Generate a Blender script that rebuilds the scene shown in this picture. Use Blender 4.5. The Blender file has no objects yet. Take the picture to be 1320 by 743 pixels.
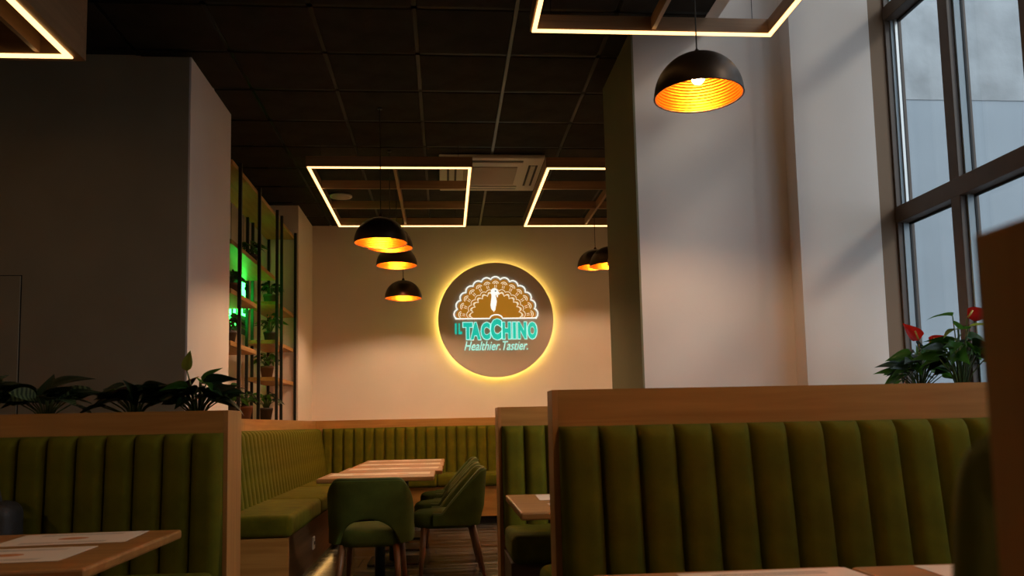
import bpy, bmesh, math, random
from mathutils import Vector, Matrix
R = math.radians
rnd = random.Random(7)
scene = bpy.context.scene
COL = scene.collection

# ------------------------------------------------------------------ camera
CAMZ = 1.10
def make_camera():
    f, pit, rol, yaw, py = 1051.2, R(5.19), R(-1.22), R(4.74), 451.0
    cp, sp, cy, sy = math.cos(pit), math.sin(pit), math.cos(yaw), math.sin(yaw)
    fw = Vector((sy*cp, cy*cp, sp)); rt = Vector((cy, -sy, 0)); up = rt.cross(fw)
    r2 = rt*math.cos(rol) + up*math.sin(rol); u2 = -rt*math.sin(rol) + up*math.cos(rol)
    cd = bpy.data.cameras.new('camera'); cam = bpy.data.objects.new('camera', cd); COL.objects.link(cam)
    m = Matrix((r2, u2, -fw)).transposed().to_4x4(); m.translation = Vector((0, 0, CAMZ))
    cam.matrix_world = m
    cd.sensor_fit = 'HORIZONTAL'; cd.sensor_width = 36; cd.lens = f/1320*36
    cd.shift_y = (py-371.5)/1320
    cd.clip_start = 0.02; cd.clip_end = 200
    cd.dof.use_dof = True; cd.dof.focus_distance = 6.5; cd.dof.aperture_fstop = 5.6
    scene.camera = cam
make_camera()

# ------------------------------------------------------------------ world, sun, exposure
w = bpy.data.worlds.new('world'); scene.world = w; w.use_nodes = True
bgn = w.node_tree.nodes['Background']
bgn.inputs[0].default_value = (0.78, 0.87, 1.0, 1); bgn.inputs[1].default_value = 2.1
sd = bpy.data.lights.new('sun', 'SUN'); sd.energy = .85; sd.angle = R(9); sd.color = (1.0, .90, .78)
so = bpy.data.objects.new('sun', sd); COL.objects.link(so); so.location = (9, -4, 12)
so.rotation_euler = Vector((-1, .75, -.80)).to_track_quat('-Z', 'Y').to_euler()
scene.view_settings.view_transform = 'Standard'; scene.view_settings.look = 'None'
scene.view_settings.gamma = 1; scene.view_settings.use_curve_mapping = False
scene.view_settings.exposure = 0.0

WARM = (1.0, .57, .21)
BULB = 900.0
LED = 3.2

# ------------------------------------------------------------------ materials
MATS = {}
def newmat(n):
    m = bpy.data.materials.new(n); m.use_nodes = True
    nt = m.node_tree; b = nt.nodes['Principled BSDF']; MATS[n] = m
    return m, nt, b
def plain(n, c, rough=.5, metal=0, noise=0, nscale=20, bump=0, bscale=60, sheen=0, coat=0):
    m, nt, b = newmat(n)
    b.inputs['Base Color'].default_value = (*c, 1); b.inputs['Roughness'].default_value = rough
    b.inputs['Metallic'].default_value = metal
    if n.startswith('velvet'): b.inputs['Specular IOR Level'].default_value = .15
    if n in ('rail_black', 'ceiling_black'): b.inputs['Specular IOR Level'].default_value = .12
    if sheen:
        b.inputs['Sheen Weight'].default_value = sheen; b.inputs['Sheen Roughness'].default_value = .35
        b.inputs['Sheen Tint'].default_value = (*[min(1, x*4) for x in c], 1)
    if coat: b.inputs['Coat Weight'].default_value = coat
    tc = nt.nodes.new('ShaderNodeTexCoord')
    if noise:
        t = nt.nodes.new('ShaderNodeTexNoise'); t.inputs['Scale'].default_value = nscale; t.inputs['Detail'].default_value = 5
        nt.links.new(tc.outputs['Object'], t.inputs['Vector'])
        r = nt.nodes.new('ShaderNodeValToRGB')
        r.color_ramp.elements[0].position = .3; r.color_ramp.elements[1].position = .7
        r.color_ramp.elements[0].color = (*[x*(1-noise) for x in c], 1)
        r.color_ramp.elements[1].color = (*[min(1, x*(1+noise)) for x in c], 1)
        nt.links.new(t.outputs['Fac'], r.inputs['Fac']); nt.links.new(r.outputs['Color'], b.inputs['Base Color'])
    if bump:
        t2 = nt.nodes.new('ShaderNodeTexNoise'); t2.inputs['Scale'].default_value = bscale; t2.inputs['Detail'].default_value = 4
        nt.links.new(tc.outputs['Object'], t2.inputs['Vector'])
        bp = nt.nodes.new('ShaderNodeBump'); bp.inputs['Strength'].default_value = bump; bp.inputs['Distance'].default_value = .01
        nt.links.new(t2.outputs['Fac'], bp.inputs['Height']); nt.links.new(bp.outputs['Normal'], b.inputs['Normal'])
    return m
def emit(n, c, s):
    m, nt, b = newmat(n)
    b.inputs['Base Color'].default_value = (*[x*.5 for x in c], 1)
    b.inputs['Emission Color'].default_value = (*c, 1); b.inputs['Emission Strength'].default_value = s
    return m
def wood(n, c1, c2, axis=0, scale=1.0, rough=.42, rand=0):
    m, nt, b = newmat(n)
    tc = nt.nodes.new('ShaderNodeTexCoord'); mp = nt.nodes.new('ShaderNodeMapping')
    s = [28*scale]*3; s[axis] = 1.6*scale; mp.inputs['Scale'].default_value = s
    nt.links.new(tc.outputs['Object'], mp.inputs['Vector'])
    if rand:
        oi = nt.nodes.new('ShaderNodeObjectInfo'); ml = nt.nodes.new('ShaderNodeMath'); ml.operation = 'MULTIPLY'; ml.inputs[1].default_value = 37
        nt.links.new(oi.outputs['Random'], ml.inputs[0]); nt.links.new(ml.outputs[0], mp.inputs['Location'])
    t = nt.nodes.new('ShaderNodeTexNoise'); t.inputs['Scale'].default_value = 1; t.inputs['Detail'].default_value = 6; t.inputs['Distortion'].default_value = .6
    nt.links.new(mp.outputs['Vector'], t.inputs['Vector'])
    r = nt.nodes.new('ShaderNodeValToRGB'); e = r.color_ramp.elements
    e[0].position = .32; e[1].position = .66; e[0].color = (*c1, 1); e[1].color = (*c2, 1)
    nt.links.new(t.outputs['Fac'], r.inputs['Fac']); nt.links.new(r.outputs['Color'], b.inputs['Base Color'])
    b.inputs['Roughness'].default_value = rough
    bp = nt.nodes.new('ShaderNodeBump'); bp.inputs['Strength'].default_value = .08; bp.inputs['Distance'].default_value = .005
    nt.links.new(t.outputs['Fac'], bp.inputs['Height']); nt.links.new(bp.outputs['Normal'], b.inputs['Normal'])
    return m
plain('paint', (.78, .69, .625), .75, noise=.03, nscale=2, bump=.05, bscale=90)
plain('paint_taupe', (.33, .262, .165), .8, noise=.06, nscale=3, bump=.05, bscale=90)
plain('paint_shaded', (.20, .18, .10), .8, noise=.04, nscale=3)  # pillar side facing away from the window, its shade put into the colour
plain('ceiling_black', (.028, .024, .020), .85, noise=.3, nscale=5, bump=.25, bscale=14)
plain('rail_black', (.006, .006, .006), .33)
plain('rail_glint', (.07, .075, .075), .4)  # lighter grey for a single grid rail, standing in for a reflection along it
plain('void_black', (.01, .01, .01), .95)
wood('oak_x', (.345, .160, .036), (.455, .232, .060), 0)
wood('oak_y', (.345, .160, .036), (.455, .232, .060), 1)
wood('oak_table', (.29, .125, .032), (.39, .18, .050), 0, .8)
wood('oak_z', (.38, .17, .046), (.49, .24, .072), 2)
wood('oak_dark', (.075, .038, .016), (.13, .068, .030), 0)
wood('oak_dark_y', (.075, .038, .016), (.13, .068, .030), 1)
wood('frame_wood_x', (.25, .145, .075), (.34, .20, .105), 0)
wood('frame_wood_y', (.25, .145, .075), (.34, .20, .105), 1)
wood('walnut', (.13, .055, .022), (.20, .090, .036), 2, 1.5)
wood('floor_wood', (.010, .010, .011), (.20, .185, .17), 0, .45, .24, rand=1)
MATS['floor_wood'].node_tree.nodes['Color Ramp'].color_ramp.elements[0].position = .44
MATS['floor_wood'].node_tree.nodes['Color Ramp'].color_ramp.elements[1].position = .68
plain('velvet', (.088, .086, .0035), .9, noise=.22, nscale=9, bump=.06, bscale=160, sheen=.08)
plain('velvet_chair', (.060, .082, .013), .9, noise=.22, nscale=9, bump=.06, bscale=160, sheen=.1)
plain('piping_green', (.11, .13, .035), .8, sheen=.3)
plain('black_metal', (.012, .012, .012), .45, metal=.2)
plain('lamp_black', (.060, .036, .022), .40, metal=.75)
plain('gold', (.46, .098, .004), .38, metal=1)
plain('window_brown', (.080, .050, .032), .5, noise=.15, nscale=8)
plain('gasket', (.008, .008, .008), .7)
plain('spacer', (.6, .6, .58), .35, metal=.6)
plain('ac_white', (.50, .47, .42), .5)
plain('ac_grille', (.36, .31, .26), .7, bump=.3, bscale=200)
plain('ac_slot', (.05, .045, .04), .8)
plain('facade_rough', (.30, .31, .31), .95, noise=.22, nscale=2.2, bump=.8, bscale=9)
plain('facade_smooth', (.27, .30, .32), .9, noise=.06, nscale=1.2)
plain('street', (.18, .18, .18), .95, noise=.2)
plain('soil', (.03, .02, .012), .95, bump=.6, bscale=70)
plain('pot_dark', (.035, .025, .02), .6)
plain('pot_clay', (.16, .075, .04), .8)
plain('stem', (.07, .12, .03), .6)
plain('leaf_dark', (.016, .042, .016), .35, noise=.3, nscale=14)
plain('leaf_mid', (.040, .130, .026), .4, noise=.35, nscale=14)
plain('leaf_yellow', (.20, .24, .045), .45, noise=.25, nscale=14)
plain('leaf_red_brown', (.055, .016, .010), .45, noise=.25, nscale=14)
plain('spathe_red', (.62, .020, .012), .3)
plain('spadix', (.55, .40, .10), .6)
plain('leather', (.010, .009, .009), .6, bump=.3, bscale=120)
plain('buckle', (.5, .5, .5), .3, metal=1)
plain('white_plastic', (.62, .60, .55), .45)
plain('sign_face', (.60, .50, .42), .7)
emit('sign_orange', (.62, .26, .02), .5)
emit('led', WARM, LED)
emit('led_bulb', (1.0, .66, .38), BULB)
emit('led_halo', (1.0, .70, .14), 11.0)
emit('neon_white', (.95, 1.0, .92), 1.0)
emit('neon_cream', (1.0, .86, .62), .75)
emit('neon_teal', (.01, .55, .42), .85)
emit('neon_cyan', (.45, 1.0, .88), .85)
emit('neon_green', (.03, 1.0, .08), 15.0)
emit('led_toe', (1.0, .55, .16), 5.0)
def translucent(n, k, c):
    nt = MATS[n].node_tree; b = nt.nodes['Principled BSDF']; t = nt.nodes.new('ShaderNodeBsdfTranslucent'); t.inputs[0].default_value = (*c, 1)
    mx = nt.nodes.new('ShaderNodeMixShader'); mx.inputs[0].default_value = k
    nt.links.new(b.outputs[0], mx.inputs[1]); nt.links.new(t.outputs[0], mx.inputs[2]); nt.links.new(mx.outputs[0], nt.nodes['Material Output'].inputs[0])
translucent('leaf_mid', .4, (.16, .42, .04)); translucent('leaf_yellow', .4, (.5, .6, .08)); translucent('spathe_red', .35, (.9, .04, .02))
def leaf_stripe():
    m, nt, b = newmat('leaf_stripe')
    tc = nt.nodes.new('ShaderNodeTexCoord'); mp = nt.nodes.new('ShaderNodeMapping'); mp.inputs['Rotation'].default_value = (0, 0, 0)
    wv = nt.nodes.new('ShaderNodeTexWave'); wv.bands_direction = 'Y'; wv.inputs['Scale'].default_value = 22; wv.inputs['Distortion'].default_value = 3
    nt.links.new(tc.outputs['Object'], mp.inputs['Vector']); nt.links.new(mp.outputs['Vector'], wv.inputs['Vector'])
    r = nt.nodes.new('ShaderNodeValToRGB'); e = r.color_ramp.elements
    e[0].position = .42; e[1].position = .6; e[0].color = (.016, .045, .02, 1); e[1].color = (.14, .21, .10, 1)
    nt.links.new(wv.outputs['Color'], r.inputs['Fac']); nt.links.new(r.outputs['Color'], b.inputs['Base Color']); b.inputs['Roughness'].default_value = .4
leaf_stripe()
def glass():
    m, nt, b = newmat('glass'); nt.nodes.remove(b)
    tr = nt.nodes.new('ShaderNodeBsdfTransparent'); tr.inputs[0].default_value = (.90, .94, .95, 1)
    gl = nt.nodes.new('ShaderNodeBsdfGlossy'); gl.inputs['Roughness'].default_value = .05
    mx = nt.nodes.new('ShaderNodeMixShader'); mx.inputs[0].default_value = .04
    nt.links.new(tr.outputs[0], mx.inputs[1]); nt.links.new(gl.outputs[0], mx.inputs[2])
    nt.links.new(mx.outputs[0], nt.nodes['Material Output'].inputs[0])
glass()
def paper():
    # printed placemat: cream sheet, an orange oval crest and rows of fine print (flat print on the sheet)
    m, nt, b = newmat('paper'); N = nt.nodes.new; L = nt.links.new
    tc = N('ShaderNodeTexCoord'); sx = N('ShaderNodeSeparateXYZ'); L(tc.outputs['Object'], sx.inputs[0])
    mp = N('ShaderNodeMapping'); mp.inputs['Scale'].default_value = (17, 28, 0); L(tc.outputs['Object'], mp.inputs['Vector'])
    ln = N('ShaderNodeVectorMath'); ln.operation = 'LENGTH'; L(mp.outputs[0], ln.inputs[0])
    lt = N('ShaderNodeMath'); lt.operation = 'LESS_THAN'; lt.inputs[1].default_value = .8; L(ln.outputs['Value'], lt.inputs[0])
    ab = N('ShaderNodeMath'); ab.operation = 'ABSOLUTE'; L(sx.outputs['Y'], ab.inputs[0])
    g1 = N('ShaderNodeMath'); g1.operation = 'GREATER_THAN'; g1.inputs[1].default_value = .075; L(ab.outputs[0], g1.inputs[0])
    l1 = N('ShaderNodeMath'); l1.operation = 'LESS_THAN'; l1.inputs[1].default_value = .115; L(ab.outputs[0], l1.inputs[0])
    ax = N('ShaderNodeMath'); ax.operation = 'ABSOLUTE'; L(sx.outputs['X'], ax.inputs[0])
    l2 = N('ShaderNodeMath'); l2.operation = 'LESS_THAN'; l2.inputs[1].default_value = .13; L(ax.outputs[0], l2.inputs[0])
    wv = N('ShaderNodeMath'); wv.operation = 'MULTIPLY'; wv.inputs[1].default_value = 480; L(sx.outputs['Y'], wv.inputs[0])
    sn = N('ShaderNodeMath'); sn.operation = 'SINE'; L(wv.outputs[0], sn.inputs[0])
    gs = N('ShaderNodeMath'); gs.operation = 'GREATER_THAN'; gs.inputs[1].default_value = .35; L(sn.outputs[0], gs.inputs[0])
    a = N('ShaderNodeMath'); a.operation = 'MULTIPLY'; L(g1.outputs[0], a.inputs[0]); L(l1.outputs[0], a.inputs[1])
    a2 = N('ShaderNodeMath'); a2.operation = 'MULTIPLY'; L(a.outputs[0], a2.inputs[0]); L(l2.outputs[0], a2.inputs[1])
    a3 = N('ShaderNodeMath'); a3.operation = 'MULTIPLY'; L(a2.outputs[0], a3.inputs[0]); L(gs.outputs[0], a3.inputs[1])
    c1 = N('ShaderNodeMixRGB'); c1.inputs[1].default_value = (.74, .60, .48, 1); c1.inputs[2].default_value = (.55, .19, .05, 1); L(lt.outputs[0], c1.inputs[0])
    c2 = N('ShaderNodeMixRGB'); c2.inputs[2].default_value = (.22, .17, .12, 1); L(a3.outputs[0], c2.inputs[0]); L(c1.outputs[0], c2.inputs[1])
    L(c2.outputs[0], b.inputs['Base Color']); b.inputs['Roughness'].default_value = .8
paper()

# ------------------------------------------------------------------ mesh helpers
def box(bm, x0, x1, y0, y1, z0, z1, bev=0, seg=2):
    r = bmesh.ops.create_cube(bm, size=1)
    vs = r['verts']
    for v in vs:
        v.co = Vector((x0+(v.co.x+.5)*(x1-x0), y0+(v.co.y+.5)*(y1-y0), z0+(v.co.z+.5)*(z1-z0)))
    if bev:
        es = list({e for v in vs for e in v.link_edges})
        bmesh.ops.bevel(bm, geom=es, offset=bev, segments=seg, profile=.5, affect='EDGES')
    return bm
def B(*a, **k): return box(bmesh.new(), *a, **k)
def lathe(bm, prof, seg=32, cap0=False, cap1=False):
    rings = []
    for r, z in prof:
        rings.append([bm.verts.new((r*math.cos(2*math.pi*i/seg), r*math.sin(2*math.pi*i/seg), z)) for i in range(seg)])
    for a, b in zip(rings, rings[1:]):
        for i in range(seg):
            j = (i+1) % seg
            bm.faces.new((a[i], a[j], b[j], b[i]))
    if cap0: bm.faces.new(rings[0][::-1])
    if cap1: bm.faces.new(rings[-1])
    return bm
def tube(bm, pts, rad, seg=8, closed=False):
    pts = [Vector(p) for p in pts]; n = len(pts); rings = []
    rads = rad if isinstance(rad, (list, tuple)) else [rad]*n
    for i, p in enumerate(pts):
        a = pts[(i-1) % n] if (closed or i > 0) else p
        b = pts[(i+1) % n] if (closed or i < n-1) else p
        t = (b-a).normalized()
        u = t.cross(Vector((0, 0, 1)))
        if u.length < 1e-3: u = t.cross(Vector((0, 1, 0)))
        u.normalize(); v = t.cross(u)
        rings.append([bm.verts.new(p+(u*math.cos(2*math.pi*k/seg)+v*math.sin(2*math.pi*k/seg))*rads[i]) for k in range(seg)])
    m = n if closed else n-1
    for i in range(m):
        a, b = rings[i], rings[(i+1) % n]
        for k in range(seg):
            bm.faces.new((a[k], a[(k+1) % seg], b[(k+1) % seg], b[k]))
    if not closed:
        bm.faces.new(rings[0][::-1]); bm.faces.new(rings[-1])
    return bm
def prism(bm, poly, z0, z1):
    """poly in local x,z (list of (x,z)); extruded along y from z0 to z1"""
    a = [bm.verts.new((x, z0, z)) for x, z in poly]; b = [bm.verts.new((x, z1, z)) for x, z in poly]
    n = len(poly)
    bm.faces.new(a); bm.faces.new(b[::-1])
    for i in range(n): bm.faces.new((a[i], b[i], b[(i+1) % n], a[(i+1) % n]))
    return bm
def mesh_of(bm, name, mat, smooth=False):
    bmesh.ops.recalc_face_normals(bm, faces=bm.faces[:])
    me = bpy.data.meshes.new(name); bm.to_mesh(me); bm.free()
    me.materials.append(MATS[mat])
    if smooth:
        for p in me.polygons: p.use_smooth = True
    return me
def put(name, me, parent=None, loc=(0, 0, 0), rz=0):
    o = bpy.data.objects.new(name, me); COL.objects.link(o); o.parent = parent
    o.location = loc; o.rotation_euler = (0, 0, rz); return o
def part(name, bm, mat, parent=None, smooth=False, world=True, label=None):
    """mesh child; bm in world coordinates when world, else in the parent's own"""
    if parent is not None and world:
        bmesh.ops.translate(bm, vec=-parent.location, verts=bm.verts[:])
    o = put(name, mesh_of(bm, name, mat, smooth), parent)
    if label: o['label'] = label
    return o
def tag(o, label, cat, group=None):
    o['label'] = label; o['category'] = cat
    if group: o['group'] = group
    return o
def thing(name, label, cat, loc, group=None, rz=0):
    o = bpy.data.objects.new(name, None); COL.objects.link(o); o.location = loc; o.rotation_euler = (0, 0, rz)
    o.empty_display_size = .1
    return tag(o, label, cat, group)
def struct(name, bm, mat, parent=None):
    o = part(name, bm, mat, parent)
    if parent is None: o['kind'] = 'structure'
    return o
def centred(name, label, cat, bm, mat, group=None, smooth=False, rz=0):
    """single-mesh thing with its origin at the base centre"""
    xs = [v.co for v in bm.verts]
    c = Vector(((min(v.x for v in xs)+max(v.x for v in xs))/2, (min(v.y for v in xs)+max(v.y for v in xs))/2, min(v.z for v in xs)))
    bmesh.ops.translate(bm, vec=-c, verts=bm.verts[:])
    o = put(name, mesh_of(bm, name, mat, smooth), None, c, rz)
    return tag(o, label, cat, group)
def dup(o, loc, rz=0, label=None):
    c = o.copy(); COL.objects.link(c); c.location = loc; c.rotation_euler = (0, 0, rz)
    if label: c['label'] = label
    for ch in o.children:
        d = ch.copy(); COL.objects.link(d); d.parent = c
        for g in ch.children:
            e = g.copy(); COL.objects.link(e); e.parent = d
    return c

CEIL = 3.526
YB = 9.82            # back wall
XL = -1.62           # left wall line
XW = 2.75            # window plane
# ------------------------------------------------------------------ setting
fl = struct('floor', B(-4.2, 2.88, -1.8, 10.0, -.12, -.006), 'void_black')
pm = mesh_of(B(-.598, .598, -.0985, .0985, -.006, 0, bev=.0015, seg=1), 'floor_plank', 'floor_wood')
for j in range(25):
    y = 4.5+.2*j
    off = rnd.choice([0, .3, .6, .9])
    for i in range(5):
        x = -1.6+off+1.2*i-.6
        if x > 2.2 or x < -2.0: continue
        put('floor_plank', pm, fl, (x, y, 0))
cl = struct('ceiling', B(-4.2, 1.68, -1.8, 10.0, CEIL+.012, CEIL+.15), 'void_black')
struct('ceiling_rear', B(1.68, 2.9, 5.0, 10.0, CEIL+.012, CEIL+.15), 'ceiling_black')
struct('ceiling_high', B(1.60, 2.95, -1.8, 5.0, 5.2, 5.35), 'paint')
struct('wall_bulkhead', B(1.60, 1.68, -1.8, 4.8, CEIL+.0, 5.2), 'paint')
tm = mesh_of(B(-.288, .288, -.282, .282, 0, .010, bev=.004, seg=1), 'ceiling_tile', 'ceiling_black')
GX, GY = -1.351, 4.583
for i in range(-5, 7):
    x = GX+.6*i
    for j in range(-8, 9):
        y = GY+.6*j
        if x+.3 > 1.66 and y < 4.7: continue
        if x+.3 < -1.7 and y > 4.7: continue
        if x+.3 > 3: continue
        put('ceiling_tile', tm, cl, (x+.3, y+.3, CEIL+.001))
for i in range(-4, 8):
    x = GX+.6*i
    y0, y1 = (-1.7, 9.8) if -1.6 < x < 1.66 else ((-1.7, 5.3) if x < 0 else (5.7, 9.8))
    if x > 2.9: continue
    struct('grid_rail', B(x-.02, x+.02, y0, y1, CEIL+.006, CEIL+.0105), 'rail_black', cl) if i != 3 else struct('grid_rail', B(x-.011, x+.011, y0, y1, CEIL-.004, CEIL+.0105), 'rail_glint', cl)
for j in range(-8, 9):
    y = GY+.6*j
    struct('grid_rail', B(-3.9 if y < 5.2 else XL, 1.66 if y < 5.7 else 2.8, y-.02, y+.02, CEIL+.006, CEIL+.0105), 'rail_black', cl)

struct('wall_back', B(-2.2, 2.9, YB, YB+.15, 0, CEIL+.02), 'paint')
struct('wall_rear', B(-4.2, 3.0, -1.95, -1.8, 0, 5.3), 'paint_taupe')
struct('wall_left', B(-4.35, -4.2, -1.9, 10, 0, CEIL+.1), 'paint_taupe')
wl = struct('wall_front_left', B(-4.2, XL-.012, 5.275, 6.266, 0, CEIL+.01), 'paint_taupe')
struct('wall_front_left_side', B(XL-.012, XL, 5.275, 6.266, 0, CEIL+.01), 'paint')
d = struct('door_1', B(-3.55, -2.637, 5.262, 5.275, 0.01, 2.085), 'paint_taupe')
for bx in ((-3.56, -2.631, 5.2735, 5.2755, 2.085, 2.092), (-2.637, -2.630, 5.2735, 5.2755, 0, 2.092)):
    part('door_gap', B(*bx), 'gasket', d)
struct('wall_niche', B(-2.30, -2.16, 6.266, 8.89, 0, CEIL+.01), 'paint')
struct('wall_far_left', B(-2.3, -1.57, 8.89, YB, 0, CEIL+.01), 'paint')
struct('wall_column', B(1.192, 2.86, 4.80, 5.698, 0, 5.2), 'paint')
struct('wall_column_shaded_side', B(1.18, 1.192, 4.80, 5.698, 0, CEIL+.01), 'paint_shaded')
struct('wall_pilaster', B(2.135, 2.645, 4.655, 4.80, 0, 5.2), 'paint')
struct('wall_right_rear', B(2.80, 2.90, 5.69, 10, 0, 5.2), 'paint')
struct('wall_right_near', B(2.60, 2.9, -1.9, 1.3, 0, 5.2), 'paint')
struct('wall_right_low', B(2.56, 2.84, 1.3, 4.655, 0, 1.10), 'paint')

plain('reveal_brown', (.20, .12, .065), .7)
struct('reveal_1', B(2.646, XW-.001, 4.668, 4.799, 1.13, 5.2), 'reveal_brown')  # stepped reveal beside the jamb, in an even brown darker than the pilaster
plain('skylit_grey', (.30, .37, .41), .4)  # grey-blue holds the sky light falling on the mullion sides
# ------------------------------------------------------------------ window
WY = [4.70]+[4.09-.61*i for i in range(5)]
wn = struct('window_1', B(2.52, 2.86, 1.3, 4.655, 1.10, 1.13, bev=.004), 'white_plastic')
TR = [(1.13, 1.20), (2.265, 2.365), (3.545, 3.635), (4.90, 5.0)]
def wpart(n, *a, mat='window_brown'): part(n, B(*a, bev=.003, seg=1), mat, wn)
wpart('jamb', XW, XW+.11, 4.655, 4.80, 1.13, 5.2)
wpart('jamb', XW, XW+.11, 1.3, 1.34, 1.13, 5.2)
for y in WY[1:]: wpart('mullion', XW, XW+.11, y-.04, y+.04, 1.13, 5.2)
for z0, z1 in TR: wpart('transom', XW-.002, XW+.108, 1.3, 4.72, z0, z1)
ys = WY+[1.30]
for a, b in zip(ys, ys[1:]):
    y1, y0 = a-.045, b+.045
    for (za, zb), (zc, zd) in zip(TR, TR[1:]):
        z0, z1 = zb, zc
        part('skylit_side', B(XW+.035, XW+.071, y1-.008, y1+.004, z0, z1), 'skylit_grey', wn)  # strip added to carry the sky-lit colour of the frame's side
        part('pane', B(XW+.085, XW+.092, y0, y1, z0, z1), 'glass', wn)
        for g in ((y1-.012, y1, z0, z1), (y0, y0+.012, z0, z1), (y0, y1, z1-.012, z1), (y0, y1, z0, z0+.012)):
            part('gasket', B(XW+.072, XW+.084, *g), 'gasket', wn)
part('spacer_bar', B(XW+.055, XW+.071, 4.635, 4.647, 2.365, 3.545), 'spacer', wn)

# outside: neighbouring wing and street
f1 = struct('wall_outside', B(3.2, 30, 9.0, 9.4, -1.0, 4.85), 'facade_smooth')
struct('wall_outside_upper', B(3.2, 30, 8.99, 9.4, 4.85, 14), 'facade_rough')
struct('ground_outside', B(3.1, 30, -25, 9.0, -1.1, -1.0), 'street')

# ------------------------------------------------------------------ benches and booths
def channel_mesh(wd, h, t, lean, name='backrest_channel', mat='velvet'):
    bm = bmesh.new(); nu, nv = 10, 14; rt = .045
    g = []
    for j in range(nv+1):
        v = j/nv
        v = v*.80/1 if j <= 8 else v
        zz = h*(j/8*.86) if j <= 8 else h*(.86)+h*.14*math.sin((j-8)/(nv-8)*math.pi/2)
        k = 1 if zz < h-rt else math.sqrt(max(0, 1-((zz-(h-rt))/rt)**2))
        row = []
        for i in range(nu+1):
            u = -1+2*i/nu
            bul = (1-abs(u)**4.5)
            dep = (t*.42+t*.58*bul)*(.35+.65*k) if k > 0 else t*.12
            y = -dep-lean*(1-zz/h)
            row.append(bm.verts.new((u*wd/2*.995, y, zz)))
        g.append(row)
    back = [[bm.verts.new((s*wd/2*.995, 0, z)) for s in (-1, 1)] for z in (0, h)]
    for j in range(nv):
        for i in range(nu):
            bm.faces.new((g[j][i], g[j][i+1], g[j+1][i+1], g[j+1][i]))
    bm.faces.new([back[1][0]]+g[nv]+[back[1][1]])
    bm.faces.new([back[0][0]]+g[0]+[back[0][1]])
    bm.faces.new([back[0][0]]+[g[j][0] for j in range(nv+1)]+[back[1][0]])
    bm.faces.new([back[0][1]]+[g[j][nu] for j in range(nv+1)]+[back[1][1]])
    return mesh_of(bm, name, mat, True)
SEAT, SBOT, BTOP, PTOP = .56, .42, 1.088, 1.19
def channels(parent, me, wd, a, b, fixed, axis, rz, z0=.50):
    """row of channels along axis from a to b"""
    n = round((b-a)/wd); wd2 = (b-a)/n
    for i in range(n):
        c = a+wd2*(i+.5)
        p = Vector((c, fixed, z0)) if axis == 0 else Vector((fixed, c, z0))
        o = put('backrest_channel', me, parent, p-parent.location, rz)
def cushion(parent, x0, x1, y0, y1, z0=SBOT, z1=SEAT):
    part('seat_cushion', B(x0, x1, y0, y1, z0, z1, bev=.035, seg=4), 'velvet', parent, smooth=True)
def trough(parent, x0, x1, y0, y1, top, planter=True):
    """oak-clad divider: front and back boards, end caps, soil in the top"""
    t = .018
    part('front_board', B(x0+t, x1-t, y0, y0+t, 0, top), 'oak_x', parent)
    part('back_board', B(x0+t, x1-t, y1-t, y1, 0, top), 'oak_x', parent)
    part('end_cap', B(x0, x0+t, y0, y1, 0, top, bev=.001, seg=1), 'oak_z', parent)
    part('end_cap', B(x1-t, x1, y0, y1, 0, top, bev=.001, seg=1), 'oak_z', parent)
    if planter: part('soil_bed', B(x0+t, x1-t, y0+t, y1-t, top-.16, top-.04), 'soil', parent)
    else: part('top_board', B(x0+t, x1-t, y0+t, y1-t, top-.02, top), 'oak_x', parent)
CW = .120
chm = channel_mesh(CW, .588, .075, .075)

def booth(name, label, x0, x1, yf, yb, top, front=True, back=False, planter=True, inset=.02, seatd=.50, cw=CW, cm=None):
    t = thing(name, label, 'bench', ((x0+x1)/2, (yf+yb)/2, 0))
    trough(t, x0, x1, yf, yb, top, planter)
    me = cm or chm
    if front:
        channels(t, me, cw, x0+inset, x1-inset, yf, 0, 0)
        cushion(t, x0+inset, x1-.02, yf-.06-seatd, yf-.07)
        part('base', B(x0+inset, x1-.02, yf-seatd, yf-.002, .0, SBOT-.001), 'oak_dark', t)
    if back:
        channels(t, me, cw, x0+inset, x1-inset, yb, 0, math.pi)
        cushion(t, x0+inset, x1-.02, yb+.07, yb+.06+seatd)
        part('base', B(x0+inset, x1-.02, yb+.002, yb+seatd, .0, SBOT-.001), 'oak_dark', t)
    return t
booth('booth_bench', 'olive channel-tufted booth bench under a planter of striped and dark leafy plants', -3.2, -.868, 3.36, 3.575, 1.178, cw=.110, cm=channel_mesh(.1144, .588, .062, .03))
booth('booth_bench', 'wide olive channel-tufted bench back with plain oak band, facing the dark divider', .330, 2.50, 2.52, 2.635, 1.202, back=True, planter=False)
booth('booth_bench', 'bright green booth bench behind a small oak table, its divider against the pillar', .290, 2.125, 4.55, 4.795, 1.193)
booth('booth_bench', 'dark oak booth divider with a green cushioned back, facing the wide olive bench', .300, 2.40, .14, .432, 1.201, front=False, back=True, inset=.004, seatd=.45, planter=False)

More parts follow.
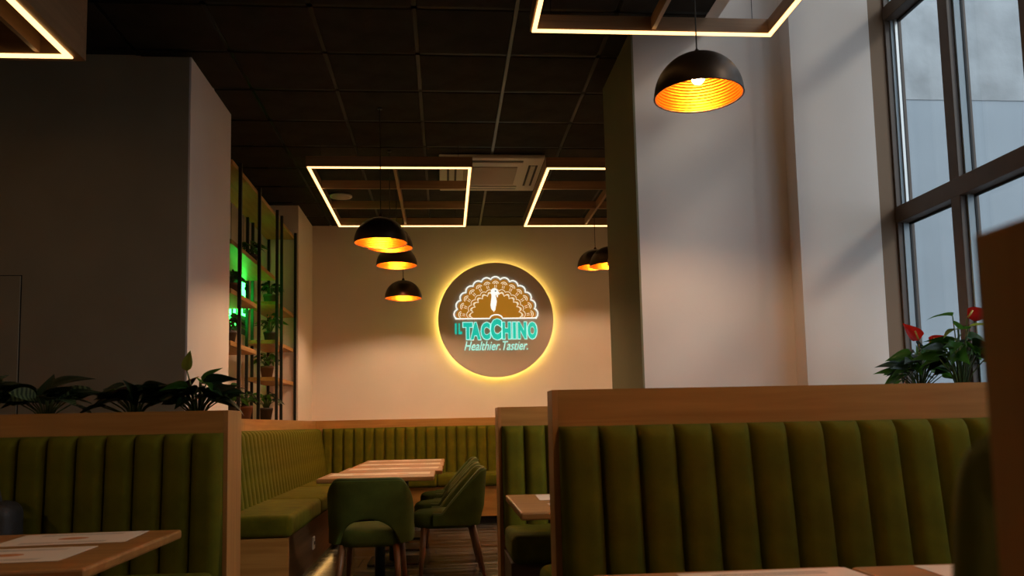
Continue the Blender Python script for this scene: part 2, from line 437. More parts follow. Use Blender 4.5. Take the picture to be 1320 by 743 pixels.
# long L-shaped bench
lb = thing('corner_bench', 'long L-shaped olive bench running below the plant shelves and the round sign', 'bench', (-1.3, 7.5, 0))
part('ledge', B(XL, -1.50, 5.26, 6.268, 0, 1.178), 'oak_y', lb)
part('ledge', B(-2.155, -1.50, 6.270, 8.888, 0, 1.178), 'oak_y', lb)
part('ledge', B(-1.568, -1.50, 8.890, 9.66, 0, 1.178), 'oak_y', lb)
part('ledge', B(-1.568, 2.60, 9.661, YB-.002, 0, 1.180), 'oak_x', lb)
channels(lb, chm, CW, 5.26, 9.58, -1.50, 1, math.pi/2)
channels(lb, chm, CW, -1.42, 2.5, 9.66, 0, 0)
for a, b in ((5.255, 6.49), (6.492, 7.79), (7.792, 9.085)):
    cushion(lb, -1.44, -.965, a, b)
for a, b in ((-1.44, -.10), (-.098, 1.24), (1.242, 2.58)):
    cushion(lb, a, b, 9.087, 9.60)
part('base', B(-1.498, -1.0, 5.275, 9.14, .09, SBOT-.001), 'oak_dark_y', lb)
part('end_panel', B(-1.498, -.985, 5.256, 5.274, .0, SBOT-.001), 'oak_x', lb)
part('base', B(-1.0, 2.55, 9.14, 9.658, .09, SBOT-.001), 'oak_x', lb)
part('toe_kick', B(-1.47, -1.06, 5.28, 9.2, 0, .088), 'void_black', lb)
part('toe_kick', B(-1.06, 2.5, 9.2, 9.6, 0, .088), 'void_black', lb)
part('led_strip', B(-1.045, -1.030, 5.9, 7.6, .076, .088), 'led_toe', lb)
ol = part('power_outlet', B(-1.0, -.988, 6.25, 6.33, .20, .29, bev=.003), 'white_plastic', lb)
for z in (.245,): put('socket_hole', mesh_of(B(-.989+1.3, -.986+1.3, 6.27-7.5, 6.31-7.5, z-.012, z+.012), 'socket_hole', 'ac_slot'), ol)

# ------------------------------------------------------------------ tables
def make_table(name, wx, wy, label, loc, rz=0, group=None):
    t = thing(name, label, 'table', loc, group, rz)
    bm = B(-wx/2, wx/2, -wy/2, wy/2, .718, .75, bev=.008)
    o = part('table_top', bm, 'oak_table', t, world=False)
    part('apron_plate', B(-.15, .15, -.15, .15, .705, .717), 'black_metal', t, world=False)
    part('pedestal', lathe(bmesh.new(), [(.038, .02), (.038, .706)], 16, True, True), 'black_metal', t, True, world=False)
    part('foot_plate', B(-.2, .2, -.2, .2, 0, .02, bev=.006), 'black_metal', t, world=False)
    return t
far_t = [(5.735, 6.425, -.890, -.085), (6.455, 7.165, -.838, -.030), (7.20, 7.91, -.82, -.02), (7.945, 8.655, -.815, -.015)]
tl = ['oak table in the long row, beside the single end chair',
      'oak table second in the long row, beyond the table with the end chair',
      'oak table third in the long row towards the round sign',
      'oak table last in the long row, close to the back bench']
for (a, b, c, d), l in zip(far_t, tl):
    make_table('dining_table', d-c, b-a, l, ((c+d)/2, (a+b)/2, 0), 0, 'oak tables in a row along the corner bench')
make_table('dining_table', 1.0, .80, 'oak table in front of the booth bench with planter plants', (-1.44, 2.635, 0))
make_table('dining_table', .78, .82, 'oak table between the bright green bench and the wide bench back', (.68, 3.655, 0))
make_table('dining_table', .595, .78, 'oak table close before the wide olive bench back, next to the aisle', (.624, 1.50, 0), 0)
make_table('dining_table', .595, .78, 'oak table close before the wide olive bench back, under the dark divider', (1.235, 1.485, 0), 0)
pmesh = mesh_of(B(-.20, .20, -.14, .14, 0, .0012), 'placemat', 'paper')
def mat_at(x, y, rz, label, group, z=.7505):
    o = put('placemat', pmesh, None, (x, y, z), rz); tag(o, label, 'placemat', group)
for k, (a, b, c, d) in enumerate(far_t):
    w3 = ['first', 'second', 'third', 'last'][k]
    for s in (0, 1):
        x = (c+.245) if s == 0 else (d-.235)
        mat_at(x, (a+b)/2+rnd.uniform(-.02, .02)+.05, R(rnd.uniform(-3, 3)), 'printed paper placemat on the %s table of the long row, on its %s side' % (w3, ['bench', 'chair'][s]), 'placemats on the long table row')
mat_at(-1.235, 2.86, R(4), 'paper placemat lying nearer the booth bench on the planter-side table', 'placemats on the planter-side table')
mat_at(-1.27, 2.51, R(1.5), 'paper placemat with orange crest on the aisle side of the planter-side table', 'placemats on the planter-side table')
mat_at(.625, 3.86, R(-2), 'paper placemat on the table before the bright green bench, towards that bench', 'placemats before the bright green bench')
mat_at(.64, 3.44, R(2), 'paper placemat on the table before the bright green bench, away from that bench', 'placemats before the bright green bench')
mat_at(.72, 1.72, R(1), 'paper placemat on the aisle-side table before the wide bench back', 'placemats before the wide bench back')
mat_at(1.27, 1.70, R(-3), 'paper placemat on the table under the dark divider', 'placemats before the wide bench back')

# ------------------------------------------------------------------ dining chair
def make_chair(label, loc, rz):
    t = thing('dining_chair', label, 'chair', loc, 'green velvet chairs at the long table row', rz)
    bm = bmesh.new()
    # U-shaped path: angle for the back, straight arms to the front
    ss = [i/40 for i in range(-40, 41)]
    def path(s):
        a = s*1.45                                   # in units of a quarter turn
        if abs(a) <= 1:
            th = a*math.pi/2; sn, cs = math.sin(th), math.cos(th)
            r = (abs(sn)**3.2+abs(cs)**3.2)**(-1/3.2)
            return Vector((.242*r*sn, -.222*r*cs, 0))
        return Vector((math.copysign(.242-.010*(abs(a)-1), a), (abs(a)-1)*.30, 0))
    def top(s):
        y = path(s).y
        if y < -.205: return .775
        if y < -.165: return .775-.028*((y+.205)/.04)**2
        return max(.465, .747-(y+.165)/.235*.285)
    cols = []
    for s in ss:
        p = path(s); zt = top(s); zb = .385
        if abs(p.x) < .178 and p.y < 0: zb = .385+.155*math.sqrt(max(0, 1-(p.x/.178)**2))
        col = []
        for k in range(11):
            v = k/10; z = zb+(zt-zb)*v
            ln = 1+.05*max(0, (z-.45)/.33)
            col.append(bm.verts.new((p.x*ln, p.y*(1+.12*max(0, (z-.45)/.33)), z)))
        cols.append(col)
    for a, b in zip(cols, cols[1:]):
        for k in range(10): bm.faces.new((a[k], b[k], b[k+1], a[k+1]))
    tops = [c[10].co.copy() for c in cols]
    bmesh.ops.recalc_face_normals(bm, faces=bm.faces[:])
    me = mesh_of(bm, 'backrest_shell', 'velvet_chair', True)
    o = put('backrest_shell', me, t)
    m = o.modifiers.new('solid', 'SOLIDIFY'); m.thickness = .042; m.offset = 0
    m = o.modifiers.new('bev', 'BEVEL'); m.width = .012; m.segments = 2; m.limit_method = 'ANGLE'
    part('piping', tube(bmesh.new(), [p+Vector((0, 0, .006)) for p in tops], .009, 6), 'piping_green', o, True, world=False)
    bm = bmesh.new(); n = 40; prof = [(.90, .365), (.97, .375), (1.0, .40), (1.0, .435), (.97, .458), (.88, .472), (.6, .482), (.25, .486)]
    rings = []
    for k, z in prof:
        ring = []
        for i in range(n):
            th = 2*math.pi*i/n; cx, cy = math.cos(th), math.sin(th)
            r = (abs(cx)**3+abs(cy)**3)**(-1/3)
            y = .235*r*cy+.02
            if cy > 0: y *= 1.10
            ring.append(bm.verts.new((.225*r*cx*k, y*k, z)))
        rings.append(ring)
    for a, b in zip(rings, rings[1:]):
        for i in range(n): bm.faces.new((a[i], a[(i+1) % n], b[(i+1) % n], b[i]))
    bm.faces.new(rings[0][::-1]); bm.faces.new(rings[-1])
    part('seat', bm, 'velvet_chair', t, True, world=False)
    for sx in (-1, 1):
        for sy in (-1, 1):
            y0 = -.155 if sy < 0 else .19; y1 = -.235 if sy < 0 else .225
            part('leg', tube(bmesh.new(), [(sx*.165, y0, .375), (sx*.18, (y0+y1)/2, .2), (sx*.195, y1, 0)], [.021, .018, .012], 12), 'walnut', t, True, world=False)
    return t
ch = make_chair('green velvet tub chair at the end of the table row, facing the round sign', (-.475, 5.33, 0), R(-2))
dup(ch, (.025, 6.14, 0), R(92), 'green velvet tub chair facing the corner bench, at the first table of the row')
dup(ch, (.015, 6.86, 0), R(88), 'green velvet tub chair facing the corner bench, at the second table of the row')
dup(ch, (.035, 7.80, 0), R(90), 'green velvet tub chair facing the corner bench, at the third table of the row')

# ------------------------------------------------------------------ pendant lamps
def lamp_meshes():
    Rr, H = .20, .192
    outer, inner = [], []
    for k in range(15):
        a = k/14*math.pi/2
        outer.append((max(.012, Rr*math.cos(a)**.92), H*math.sin(a)**1.02))
    bm = lathe(bmesh.new(), outer, 48, False, True)
    shade = mesh_of(bm, 'shade', 'lamp_black', True)
    for k in range(85):
        a = k/84*math.pi/2*.96
        rip = .0013*math.sin(k*math.pi/2)
        inner.append((max(.012, (Rr-.005)*math.cos(a)**.92+rip), (H-.006)*math.sin(a)**1.02+.0005))
    lin = mesh_of(lathe(bmesh.new(), inner, 48, False, True), 'shade_lining', 'gold', True)
    rim = mesh_of(lathe(bmesh.new(), [(Rr, .0), (Rr+.002, -.003), (Rr-.002, -.005), (Rr-.006, -.003), (Rr-.006, .001)], 48), 'rim', 'lamp_black', True)
    sock = mesh_of(lathe(bmesh.new(), [(.019, .115), (.019, .175), (.012, .186)], 16, True, True), 'lamp_socket', 'black_metal', True)
    bp = []
    for k in range(11):
        a = -math.pi/2+k/10*math.pi*.86
        bp.append((max(.001, .030*math.cos(a)), .085+.030*math.sin(a)))
    bulb = mesh_of(lathe(bmesh.new(), bp+[(.013, .118)], 20), 'bulb', 'led_bulb', True)
    cap = mesh_of(lathe(bmesh.new(), [(.016, H-.004), (.014, H+.018), (.004, H+.03)], 16, True, True), 'cord_cap', 'lamp_black', True)
    return [('shade', shade), ('shade_lining', lin), ('rim', rim), ('lamp_socket', sock), ('bulb', bulb), ('cord_cap', cap)]
LM = lamp_meshes()
def lamp(x, y, z, label, group, top=CEIL):
    t = thing('pendant_lamp', label, 'lamp', (x, y, z), group)
    sub = {}
    for n, me in LM: sub[n] = put(n, me, sub.get({'shade_lining': 'shade', 'rim': 'shade', 'bulb': 'lamp_socket'}.get(n), t))
    part('cord', tube(bmesh.new(), [(0, 0, .21), (0, 0, top-z-.002)], .0035, 6), 'black_metal', t, world=False)
    part('ceiling_rose', lathe(bmesh.new(), [(.018, top-z-.012), (.018, top-z-.003)], 20, True, True), 'black_metal', t, world=False)
g1 = 'dome pendants over the long table row'
lamp(-.468, 6.10, 2.478, 'black dome pendant with gold lining, above the first table of the long row', g1)
lamp(-.464, 7.08, 2.655, 'black dome pendant with gold lining, above the second table of the long row', g1)
lamp(-.456, 7.95, 2.670, 'black dome pendant with gold lining, above the third table of the long row', g1)
lamp(-.437, 8.80, 2.478, 'black dome pendant with gold lining, hanging low beside the round sign', g1)
g2 = 'dome pendants beyond the pillar'
lamp(1.66, 8.70, 2.79, 'black dome pendant beyond the white pillar, closest to the back wall', g2)
lamp(1.65, 7.90, 2.645, 'black dome pendant beyond the white pillar, second from the back wall', g2)
lamp(1.655, 7.05, 2.50, 'black dome pendant beyond the white pillar, third from the back wall', g2)
g3 = 'dome pendants over the booths'
lamp(-3.0, .75, 2.60, 'unseen black dome pendant added to light the planter booth and dark divider', g3)  # added out of view as fill for the left booth and near divider
lamp(1.165, 3.50, 2.565, 'large black dome pendant with ribbed glowing gold inside, before the white pillar', g3)
lamp(.95, 1.45, 2.60, 'black dome pendant above the tables before the wide bench back', g3)

# ------------------------------------------------------------------ light frames
def frame(x0, x1, y0, y1, z, label, h=.09, group='LED-edged wooden ceiling frames', divx=None, divy=2, top=CEIL, led=(.03, .010, .034)):
    t = thing('light_frame', label, 'light fixture', ((x0+x1)/2, (y0+y1)/2, z), group)
    th, e0, e1 = led
    part('frame_board', B(x0, x1, y0, y0+th, z, z+h), 'frame_wood_x', t)
    part('frame_board', B(x0, x1, y1-th, y1, z, z+h), 'frame_wood_x', t)
    part('frame_board', B(x0, x0+th, y0+th, y1-th, z, z+h), 'frame_wood_y', t)
    part('frame_board', B(x1-th, x1, y0+th, y1-th, z, z+h), 'frame_wood_y', t)
    part('led_strip', B(x0+e0, x1-e0, y0+e0, y0+e1, z-.008, z+.002), 'led', t)
    part('led_strip', B(x0+e0, x1-e0, y1-e1, y1-e0, z-.008, z+.002), 'led', t)
    part('led_strip', B(x0+e0, x0+e1, y0+e1, y1-e1, z-.008, z+.002), 'led', t)
    part('led_strip', B(x1-e1, x1-e0, y0+e1, y1-e1, z-.008, z+.002), 'led', t)
    xm = divx if divx is not None else (x0+x1)/2
    part('divider', B(xm-.012, xm+.012, y0+th, y1-th, z+.012, z+h), 'frame_wood_y', t)
    for k in range(divy):
        ym = y0+(y1-y0)*(k+1)/(divy+1)
        part('cross_slat', B(x0+th, xm-.012, ym-.012, ym+.012, z+.012, z+h), 'frame_wood_x', t)
        part('cross_slat', B(xm+.012, x1-th, ym-.012, ym+.012, z+.012, z+h), 'frame_wood_x', t)
    if z+h < top-.02:
        for x in (x0+.12, x1-.12):
            for y in (y0+.02, y1-.02):
                if x > 1.6 and y < 4.7: tp = 5.2
                else: tp = CEIL
                part('hanging_wire', tube(bmesh.new(), [(x, y, z+h), (x, y, tp)], .002, 5), 'rail_black', t)
frame(-1.160, .262, 6.90, 9.03, 3.325, 'glowing LED-edged wooden ceiling frame above the long table row', divx=-.415)
frame(.905, 2.33, 6.90, 9.03, 3.325, 'glowing LED-edged wooden ceiling frame beyond the white pillar, near the air conditioner')
frame(.508, 1.925, 2.30, 4.43, 3.318, 'glowing LED-edged wooden ceiling frame before the white pillar, beside the window')
frame(-3.25, -1.815, 2.05, 4.195, 3.0, 'deep dark LED-edged ceiling box before the taupe wall', h=.52, divx=-2.02, divy=0, led=(.07, .044, .074))

# ------------------------------------------------------------------ air conditioner, speaker
ac = thing('air_conditioner', 'white square ceiling air conditioner with central grille between the light frames', 'air conditioner', (.45, 7.65, CEIL-.05))
ax0, ax1, ay0, ay1, az = -.028, .93, 7.13, 8.165, CEIL-.045
part('panel', B(ax0, ax1, ay0, ay1, az, CEIL-.006, bev=.012), 'ac_white', ac)
g = part('intake_grille', B(.20, .70, 7.38, 7.92, az-.008, az+.002, bev=.004), 'ac_grille', ac)
for a in ((.16, .74, 7.20, 7.225), (.16, .74, 8.06, 8.09), (.045, .065, 7.33, 7.97), (.115, .135, 7.33, 7.97), (.80, .82, 7.33, 7.97), (.865, .885, 7.33, 7.97)):
    part('air_slot', B(*a, az-.002, az+.002), 'ac_slot', ac)
for a in ((.16, .74, 7.235, 7.30), (.16, .74, 7.985, 8.05), (.07, .11, 7.33, 7.97), (.825, .86, 7.33, 7.97)):
    part('louvre', B(*a, az-.009, az-.001, bev=.003, seg=1), 'ac_white', ac)
sp = thing('ceiling_speaker', 'round pale flush ceiling speaker seen through the light frame', 'speaker', (-1.066, 8.49, CEIL-.02))
part('bezel', lathe(bmesh.new(), [(.095, -.0), (.12, .004), (.12, .016)], 32, True, True), 'ac_white', sp, True, world=False)
part('grille', lathe(bmesh.new(), [(.02, -.004), (.09, -.003), (.095, .0)], 32, True), 'ac_grille', sp, True, world=False)

# ------------------------------------------------------------------ round sign
SX, SZ, SY = .622, 2.352, 9.715
sg = thing('wall_sign', 'round halo-lit wall sign with turkey emblem and turquoise IL TACCHINO lettering', 'sign', (SX, SY, SZ))
U = .00940           # metres per picture pixel on the disc
def disc(r, y0, y1, mat, name, seg=72):
    bm = prism(bmesh.new(), [(r*math.cos(2*math.pi*i/seg), r*math.sin(2*math.pi*i/seg)) for i in range(seg)], y0, y1)
    return part(name, bm, mat, sg, world=False)
disc(.695, 0, .03, 'sign_face', 'disc')
disc(.60, .031, YB-SY-.002, 'void_black', 'mount')
part('halo_led', tube(bmesh.new(), [(.668*math.cos(2*math.pi*i/64), .050, .668*math.sin(2*math.pi*i/64)) for i in range(64)], .012, 6, True), 'led_halo', sg, world=False)
def band(pts, wd, y0, y1, mat, name, closed=False):
    """flat ribbon of width wd following pts (x,z)"""
    bm = bmesh.new(); n = len(pts); L, Rr = [], []
    for i, (x, z) in enumerate(pts):
        a = pts[(i-1) % n] if (closed or i) else pts[i]
        b = pts[(i+1) % n] if (closed or i < n-1) else pts[i]
        d = Vector((b[0]-a[0], b[1]-a[1])).normalized(); nx, nz = -d.y*wd/2, d.x*wd/2
        L.append((x+nx, z+nz)); Rr.append((x-nx, z-nz))
    fr = [[bm.verts.new((p[0], y, p[1])) for p in q] for q in (L, Rr) for y in (y0, y1)]
    l0, l1, r0, r1 = fr
    for i in range(n if closed else n-1):
        j = (i+1) % n
        bm.faces.new((l0[i], l0[j], r0[j], r0[i])); bm.faces.new((l1[i], r1[i], r1[j], l1[j]))
        bm.faces.new((l0[i], l1[i], l1[j], l0[j])); bm.faces.new((r0[i], r0[j], r1[j], r1[i]))
    return part(name, bm, mat, sg, world=False)
def scallop(r, n, bulge, a0=0, a1=math.pi, per=9):
    pts = []
    for k in range(n):
        for i in range(per):
            t = i/per; a = a0+(a1-a0)*(k+t)/n
            rr = r+bulge*math.sin(math.pi*t)**.7
            pts.append((rr*math.cos(a), rr*math.sin(a)))
    pts.append((r*math.cos(a1), r*math.sin(a1)))
    return pts
FZ = .012            # baseline of the fan
def sh(p, dz=FZ): return [(x, z+dz) for x, z in p]
fan = sh(scallop(.452, 13, .030))
bump = [(.075*math.cos(a), FZ+.045*math.sin(a)) for a in [math.pi-i*math.pi/10 for i in range(11)]]
part('fan', prism(bmesh.new(), fan, -.008, -.0005), 'sign_orange', sg, world=False, label='orange-brown fan of tail feathers')
band(sh(scallop(.476, 13, .032)), .014, -.016, -.009, 'neon_white', 'fan_outline')
band([(-.49, FZ)]+bump+[(.49, FZ)], .014, -.016, -.009, 'neon_white', 'base_line')
band(sh(scallop(.285, 13, .030, R(2), R(178))), .010, -.014, -.009, 'neon_cream', 'inner_outline')
band(sh(scallop(.335, 13, .022, R(2), R(178))), .008, -.014, -.009, 'neon_cream', 'inner_outline')
for k in range(13):
    a = math.pi*(k+.5)/13
    c = Vector((.425*math.cos(a), .425*math.sin(a)+FZ)); rd = Vector((math.cos(a), math.sin(a))); tg = Vector((-rd.y, rd.x))
    for rr in (.040, .021):
        pts = []
        for i in range(9):
            b = -1.25+2.5*i/8
            q = c+rd*(rr*math.cos(b)-.012)+tg*rr*math.sin(b)
            pts.append((q.x, q.y))
        band(pts, .009, -.014, -.009, 'neon_cream', 'feather_mark')
    for s in (-.010, .010):
        p0, p1 = c-rd*.052+tg*s, c-rd*.018+tg*s
        band([(p0.x, p0.y), (p1.x, p1.y)], .007, -.014, -.009, 'neon_cream', 'feather_mark')
    if abs(k-6) > 0:
        c2 = Vector((.312*math.cos(a), .312*math.sin(a)+FZ)); pts = []
        for i in range(7):
            b = -1.3+2.6*i/6; q = c2+rd*(.020*math.cos(b)-.006)+tg*.020*math.sin(b); pts.append((q.x, q.y))
        band(pts, .009, -.014, -.009, 'neon_cream', 'feather_mark')
# turkey head and neck (silhouette)
def zp(x, y): return ((x/4.372+550-639.2)*U, (413-(y/4.372+330))*U)
neck = [zp(*p) for p in ((362,210),(365,196),(374,188),(385,186),(395,190),(401,199),(404,206),(412,214),(409,221),(402,216),(399,222),(403,234),(400,240),(394,230),(392,222),(388,226),(392,242),(395,262),(392,280),(388,296),(386,310),(380,316),(378,322),(374,314),(368,310),(362,298),(360,280),(363,258),(366,240),(366,224))]
th_ = part('turkey_head', prism(bmesh.new(), neck, -.020, -.0095), 'neon_white', sg, world=False)
ex, ez = zp(389, 203)
part('eye', prism(bmesh.new(), [(ex+.011*math.cos(i*.785), ez+.008*math.sin(i*.785)) for i in range(8)], -.023, -.0195), 'ac_slot', th_, world=False)
# lettering
def text_mesh(s, size, xs, off=0, shear=0, ext=.003):
    cu = bpy.data.curves.new('t', 'FONT'); cu.body = s; cu.size = size; cu.offset = off; cu.extrude = ext; cu.shear = shear
    cu.align_x = 'LEFT'; cu.resolution_u = 3
    o = bpy.data.objects.new('t', cu); COL.objects.link(o)
    dg = bpy.context.evaluated_depsgraph_get(); me = bpy.data.meshes.new_from_object(o.evaluated_get(dg))
    bpy.data.objects.remove(o); bpy.data.curves.remove(cu)
    me.transform(Matrix.Rotation(math.pi/2, 4, 'X')); me.transform(Matrix.Diagonal((xs, 1, 1, 1)))
    return me
def fit_text(s, x0, x1, y0, y1, mat, name, off=0, shear=0, yy=-.008, grow=0):
    """letters fitted to a box given in picture pixels on the disc"""
    me = text_mesh(s, .3, 1, off, shear)
    xs = [v.co.x for v in me.vertices]; zs = [v.co.z for v in me.vertices]
    X0, X1 = (x0-639.2)*U-grow, (x1-639.2)*U+grow; Z0, Z1 = (413-y1)*U-grow, (413-y0)*U+grow
    sx = (X1-X0)/(max(xs)-min(xs)); sz = (Z1-Z0)/(max(zs)-min(zs)); mx, mz = min(xs), min(zs)
    for v in me.vertices:
        v.co.x = X0+(v.co.x-mx)*sx; v.co.z = Z0+(v.co.z-mz)*sz; v.co.y += yy
    me.materials.clear(); me.materials.append(MATS[mat])
    return put(name, me, sg)
word = [('T', 597, 608.5, 417, 438), ('A', 606.5, 619, 417, 438.5), ('C', 620, 631, 417, 438.5), ('C', 632, 645.5, 412.5, 439), ('H', 647, 657.5, 417, 438), ('I', 660.5, 664, 417, 438), ('N', 667, 677.5, 417, 438), ('O', 679.5, 691, 417, 438.5)]
for c, a, b, y0, y1 in word:
    lt = fit_text(c, a, b, y0, y1, 'neon_teal', 'letter', off=.018, yy=-.013)
    fit_text(c, a, b, y0, y1, 'neon_cyan', 'letter_outline', off=.028, yy=-.006, grow=.010).parent = lt
for c, a, b in (('I', 586.5, 588.6), ('L', 591, 595.5)):
    fit_text(c, a, b, 417.5, 431.5, 'neon_teal', 'letter', off=.016, yy=-.010)
fit_text('Healthier.', 598, 644, 441, 452.5, 'neon_cyan', 'tagline_word', off=.0, shear=.35, yy=-.008)
fit_text('Tastier.', 647, 679, 441, 452.5, 'neon_cyan', 'tagline_word', off=.0, shear=.35, yy=-.008)

# ------------------------------------------------------------------ shelving unit with plants
su = thing('shelving_unit', 'tall open plant shelving with black posts and staggered oak boards', 'shelf', (-1.74, 7.6, 1.178))
ST = 3.18
def post(x, y): part('post', B(x-.013, x+.013, y-.013, y+.013, 1.178, ST+.03), 'black_metal', su)
for y in (6.48, 7.153, 7.904, 8.124, 8.86): post(-1.597, y)
for y in (6.48, 7.153, 7.918, 8.133, 8.868): post(-1.88, y)
def board(y0, y1, z, n='shelf_board'): part(n, B(-1.90, -1.612, y0, y1, z-.018, z+.018), 'oak_y', su)
board(6.285, 8.872, 3.16, 'top_board')
board(6.285, 7.888, 2.535)
board(6.285, 7.135, 2.155); board(6.285, 7.135, 1.755)
board(7.925, 8.872, 2.305); board(7.925, 8.872, 1.93); board(7.925, 8.872, 1.575)
# green neon on the niche wall
nz = thing('neon_sign', 'bright green neon sign behind the shelf boards of the plant shelving', 'neon sign', (-1.95, 7.85, 2.0))
part('backing_plate', B(-1.96, -1.95, 7.42, 8.22, 2.02, 2.66), 'void_black', nz)
for y in (7.6, 8.05): part('hanging_wire', tube(bmesh.new(), [(-1.955, y, 2.66), (-1.955, y, CEIL)], .002, 5), 'black_metal', nz)
def neon(pts, closed=False):
    part('neon_tube', tube(bmesh.new(), [(-1.932, y, z) for y, z in pts], .012, 6, closed), 'neon_green', nz)
def ell(cy, cz, a, b, n=18):
    return [(cy+a*math.cos(2*math.pi*i/n), cz+b*math.sin(2*math.pi*i/n)) for i in range(n)]
neon(ell(7.965, 2.40, .075, .05), True); neon(ell(7.965, 2.40, .035, .025), True)
neon(ell(7.965, 2.50, .045, .035), True)
neon([(7.965, 2.535), (7.965, 2.62)])
neon([(7.50, 2.22), (7.50, 2.09), (7.56, 2.05)]); neon([(7.56, 2.24), (7.66, 2.24), (7.66, 2.06)]); neon([(7.60, 2.15), (7.66, 2.15)])
neon([(7.76, 2.26), (8.18, 2.29)]); neon([(7.80, 2.25), (7.80, 2.12)]); neon([(7.92, 2.26), (7.92, 2.20), (8.10, 2.21)]); neon([(8.14, 2.28), (8.14, 2.2)])

def leaf_mesh(name, L, W, mat, kind='ovate', droop=.35, fold=.18):
    bm = bmesh.new(); n, mseg = 9, 4; rows = []
    for i in range(n+1):
        t = i/n
        if kind == 'ovate': w_ = math.sin(math.pi*t**.62)**.9*(1-.15*t)
        elif kind == 'heart': w_ = (math.sin(math.pi*min(1, t*.86+.13)**.72))*(1-.3*t)
        else: w_ = math.sin(math.pi*t**.75)**.6
        if i in (0, n): w_ = .02
        row = []
        for k in range(-mseg//2, mseg//2+1):
            u = k/(mseg/2)
            row.append(bm.verts.new((u*W/2*w_, t*L, -droop*L*t*t+fold*W*abs(u)*w_)))
        rows.append(row)
    for a, b in zip(rows, rows[1:]):
        for k in range(mseg): bm.faces.new((a[k], a[k+1], b[k+1], b[k]))
    # a little thickness
    geo = bmesh.ops.solidify(bm, geom=bm.faces[:], thickness=.0012)
    return mesh_of(bm, name, mat, True)
LEAF = {
    'dark': leaf_mesh('leaf', .13, .085, 'leaf_dark', 'heart'),
    'mid': leaf_mesh('leaf', .12, .075, 'leaf_mid', 'heart'),
    'stripe': leaf_mesh('leaf', .095, .062, 'leaf_stripe', 'round', .3, .12),
    'yellow': leaf_mesh('leaf', .11, .055, 'leaf_yellow', 'ovate'),
    'brown': leaf_mesh('leaf', .12, .070, 'leaf_red_brown', 'heart'),
    'small': leaf_mesh('leaf', .075, .038, 'leaf_mid', 'ovate', .5),
    'smalld': leaf_mesh('leaf', .075, .038, 'leaf_dark', 'ovate', .5),
    'spathe': leaf_mesh('spathe', .085, .060, 'spathe_red', 'heart', .1, .25),
}
def place_leaf(o, base, tip, up=Vector((0, 0, 1))):
    d = (Vector(tip)-Vector(base)).normalized(); x = d.cross(up)
    if x.length < 1e-3: x = Vector((1, 0, 0))
    x.normalize(); z = x.cross(d)
    m = Matrix((x, d, z)).transposed().to_4x4(); m.translation = Vector(base)
    o.matrix_local = m
def plant(name, label, cat, loc, kinds, n, spread, hmin, hmax, seed, group=None, pot=None, flowers=(), lsc=1.0, stem0=0.0, extra=(), flat=.25, thin=1.0, emin=-.35):
    rg = random.Random(seed)
    t = thing(name, label, cat, loc, group)
    sb = bmesh.new()
    for i in range(n):
        az = 2*math.pi*(i*.382+rg.uniform(-.08, .08)); rr = spread*math.sqrt((i+.6)/n)*rg.uniform(.75, 1.1)
        h = hmin+(hmax-hmin)*(1-rr/spread*.6)*rg.uniform(.55, 1.0)
        b = Vector((rr*.55*math.cos(az), rr*.55*math.sin(az)*thin, h))
        tube(sb, [(0.01*math.cos(az), .01*math.sin(az), stem0), (b.x*.5, b.y*.5, h*.62), b], .0028, 5)
        e = rg.uniform(emin, flat+.25)
        tip = b+Vector((math.cos(az), math.sin(az)*thin, e))
        o = put('leaf', LEAF[rg.choice(kinds)], t); place_leaf(o, b, tip, Vector((rg.uniform(-.7, .7), rg.uniform(-1.3, .5), .8)))
        s = lsc*rg.uniform(.8, 1.2); o.scale = (s, s, s)
    for (dx, dy, h, az, el, kind) in extra:
        b = Vector((dx, dy, h)); tube(sb, [(0, 0, stem0), (dx*.5, dy*.5, h*.6), b], .003, 5)
        o = put('leaf', LEAF[kind], t); place_leaf(o, b, b+Vector((math.cos(R(az))*math.cos(R(el)), math.sin(R(az))*math.cos(R(el)), math.sin(R(el)))))
        o.scale = (lsc,)*3
    for (dx, dy, h, az, el) in flowers:
        b = Vector((dx, dy, h)); tube(sb, [(0, 0, stem0), (dx*.6, dy*.6, h*.6), b], .003, 5)
        dr = Vector((math.cos(R(az))*math.cos(R(el)), math.sin(R(az))*math.cos(R(el)), math.sin(R(el))))
        o = put('spathe', LEAF['spathe'], t); place_leaf(o, b, b+dr, Vector((-.4, -1, .5))); o.scale = (lsc*1.5,)*3
        o2 = put('spadix', mesh_of(tube(bmesh.new(), [b+dr*.005, b+dr*.03+Vector((0, 0, .03))], .005, 7), 'spadix', 'spadix', True), t)
    part('stems', sb, 'stem', t, True, world=False)
    if pot:
        r, h, m = pot
        part('pot', lathe(bmesh.new(), [(r*.72, -h), (r, -.01), (r*1.04, -.01), (r*1.04, .012), (r*.9, .012), (r*.86, -.015), (.004, -.015)], 20, True), m, t, True, world=False)
    return t
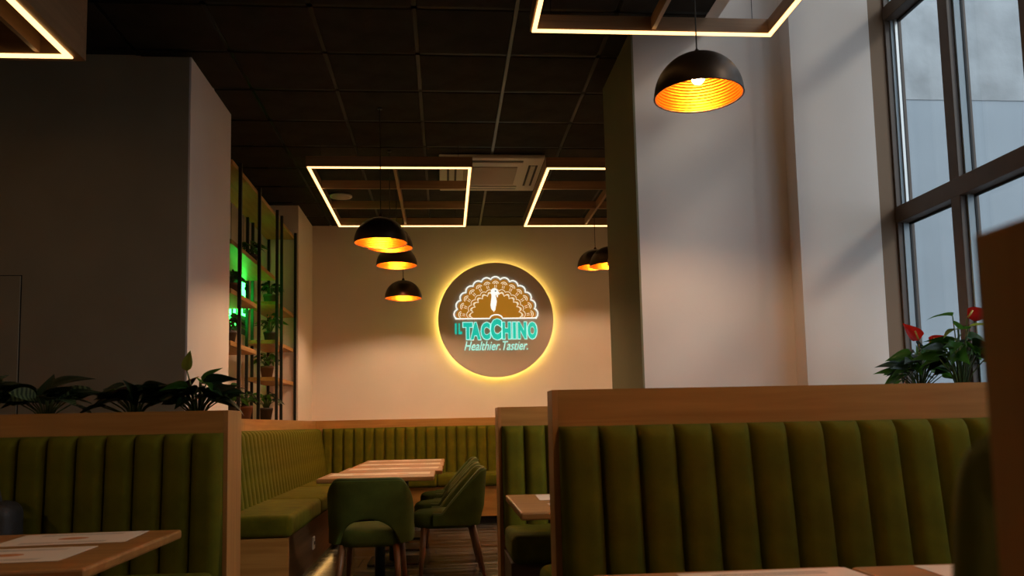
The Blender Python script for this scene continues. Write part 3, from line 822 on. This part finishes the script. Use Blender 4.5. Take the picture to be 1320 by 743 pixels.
# planter on the booth divider
PZ = 1.145; PY = 3.47
plant('prayer_plant', 'striped-leaf plant in the booth planter, furthest from the aisle', 'plant', (-1.86, PY, PZ), ['stripe', 'stripe', 'dark'], 22, .15, .05, .17, 3, lsc=1.1, thin=.5, emin=-.05, flat=.5)
plant('prayer_plant', 'striped-leaf plant in the booth planter with one upright dark leaf', 'plant', (-1.62, PY, PZ), ['stripe', 'stripe', 'dark'], 26, .17, .05, .15, 5, lsc=1.1, thin=.5, emin=-.05, flat=.4,
      extra=[(-.0, 0, .07, 95, 80, 'dark'), (.08, -.02, .09, 10, 5, 'stripe'), (.10, -.01, .07, 0, -15, 'stripe'), (-.07, 0, .08, 180, 5, 'stripe')])
plant('leafy_plant', 'dark leafy plant with one yellowing leaf in the booth planter', 'plant', (-1.27, PY, PZ), ['dark', 'dark', 'brown'], 40, .18, .04, .17, 8, lsc=.85, thin=.5, emin=-.1, flat=.4,
      extra=[(-.05, -.03, .125, 190, -5, 'yellow'), (-.13, 0, .06, 185, -5, 'dark'), (-.10, -.03, .06, 190, 0, 'dark')])
plant('leafy_plant', 'tall dark leafy plant with reddish upright leaf at the aisle end of the planter', 'plant', (-1.02, PY, PZ), ['dark', 'dark', 'mid'], 40, .19, .04, .18, 12, lsc=.85, thin=.5, emin=-.1, flat=.4,
      extra=[(-.05, 0, .12, 70, 55, 'brown'), (-.13, .0, .09, 140, 48, 'yellow'), (-.10, -.02, .10, 120, 20, 'yellow'), (.10, -.02, .08, 0, -18, 'dark'), (.05, -.02, .11, 30, 0, 'mid'), (-.045, 0, .20, 90, 85, 'yellow')])
# anthuriums on the window sill
plant('anthurium', 'green anthurium with one red flower on the window sill, next to the wall', 'plant', (2.63, 4.33, 1.20), ['mid', 'mid', 'mid', 'dark'], 44, .20, .04, .30, 21, 'anthuriums on the window sill', pot=(.075, .068, 'pot_dark'), lsc=1.0,
      flowers=[(-.02, -.05, .31, 150, 55), (.03, -.06, .28, 330, 20)], extra=[(-.10, -.06, .12, 190, -10, 'mid'), (-.08, -.08, .15, 200, 5, 'mid')])
plant('anthurium', 'taller anthurium with red flower and pale stems on the window sill', 'plant', (2.63, 3.97, 1.20), ['mid', 'dark', 'mid', 'mid'], 40, .19, .08, .38, 24, 'anthuriums on the window sill', pot=(.075, .068, 'pot_dark'), lsc=1.05,
      flowers=[(.03, -.04, .39, 345, 12)], extra=[(-.04, -.03, .40, 175, 12, 'mid'), (-.03, -.05, .33, 200, -5, 'yellow'), (.02, -.06, .34, 330, 15, 'yellow')])
# pots on the shelves
sp_ = [(-1.745, 7.45, 2.553, 'bushy', 'potted plant on the high shelf board above the green glow', .15, .17),
       (-1.745, 6.78, 2.173, 'dark', 'dark potted plant on the board beside the green neon', .12, .14),
       (-1.745, 6.72, 1.773, 'bushy', 'spreading potted plant on the middle board beside the taupe wall', .15, .20),
       (-1.745, 8.30, 2.323, 'dark', 'dark potted plant on the upper board next to the back corner', .13, .17),
       (-1.745, 8.32, 1.948, 'bushy', 'tall leafy potted plant on the middle board next to the back corner', .16, .22),
       (-1.745, 8.18, 1.593, 'bright', 'bright green potted plant on the low board next to the back corner', .14, .17),
       (-1.70, 6.60, 1.178, 'bushy', 'potted plant on the bench ledge beside the taupe wall', .12, .20),
       (-1.70, 7.10, 1.178, 'bushy', 'potted plant on the bench ledge between the shelf posts', .14, .16),
       (-1.72, 8.02, 1.178, 'bushy', 'potted plant on the bench ledge below the low board', .16, .20)]
for i, (x, y, z, kind, l, s, h) in enumerate(sp_):
    ph = .11
    plant('potted_plant', l, 'plant', (x, y, z+ph), ['smalld', 'smalld', 'small'] if kind == 'dark' else ['small', 'small', 'smalld'], 26, s, .02, h, 40+i, 'potted plants on the shelving',
          pot=(.065, ph, 'pot_clay' if i % 2 else 'pot_dark'), lsc=1.2)

# ------------------------------------------------------------------ bag on the booth seat
bg = thing('handbag', 'black leather bag lying on the booth seat below the planter', 'bag', (-1.70, 3.13, SEAT))
part('bag_body', B(-1.92, -1.548, 3.05, 3.21, SEAT+.001, .86, bev=.05, seg=4), 'leather', bg, True)
part('strap', tube(bmesh.new(), [(-1.85, 3.12, .84), (-1.80, 3.12, .93), (-1.70, 3.12, .95), (-1.62, 3.12, .90), (-1.60, 3.12, .82)], .012, 8), 'leather', bg, True)
part('buckle', B(-1.60, -1.57, 3.042, 3.05, .62, .70, bev=.003), 'buckle', bg)
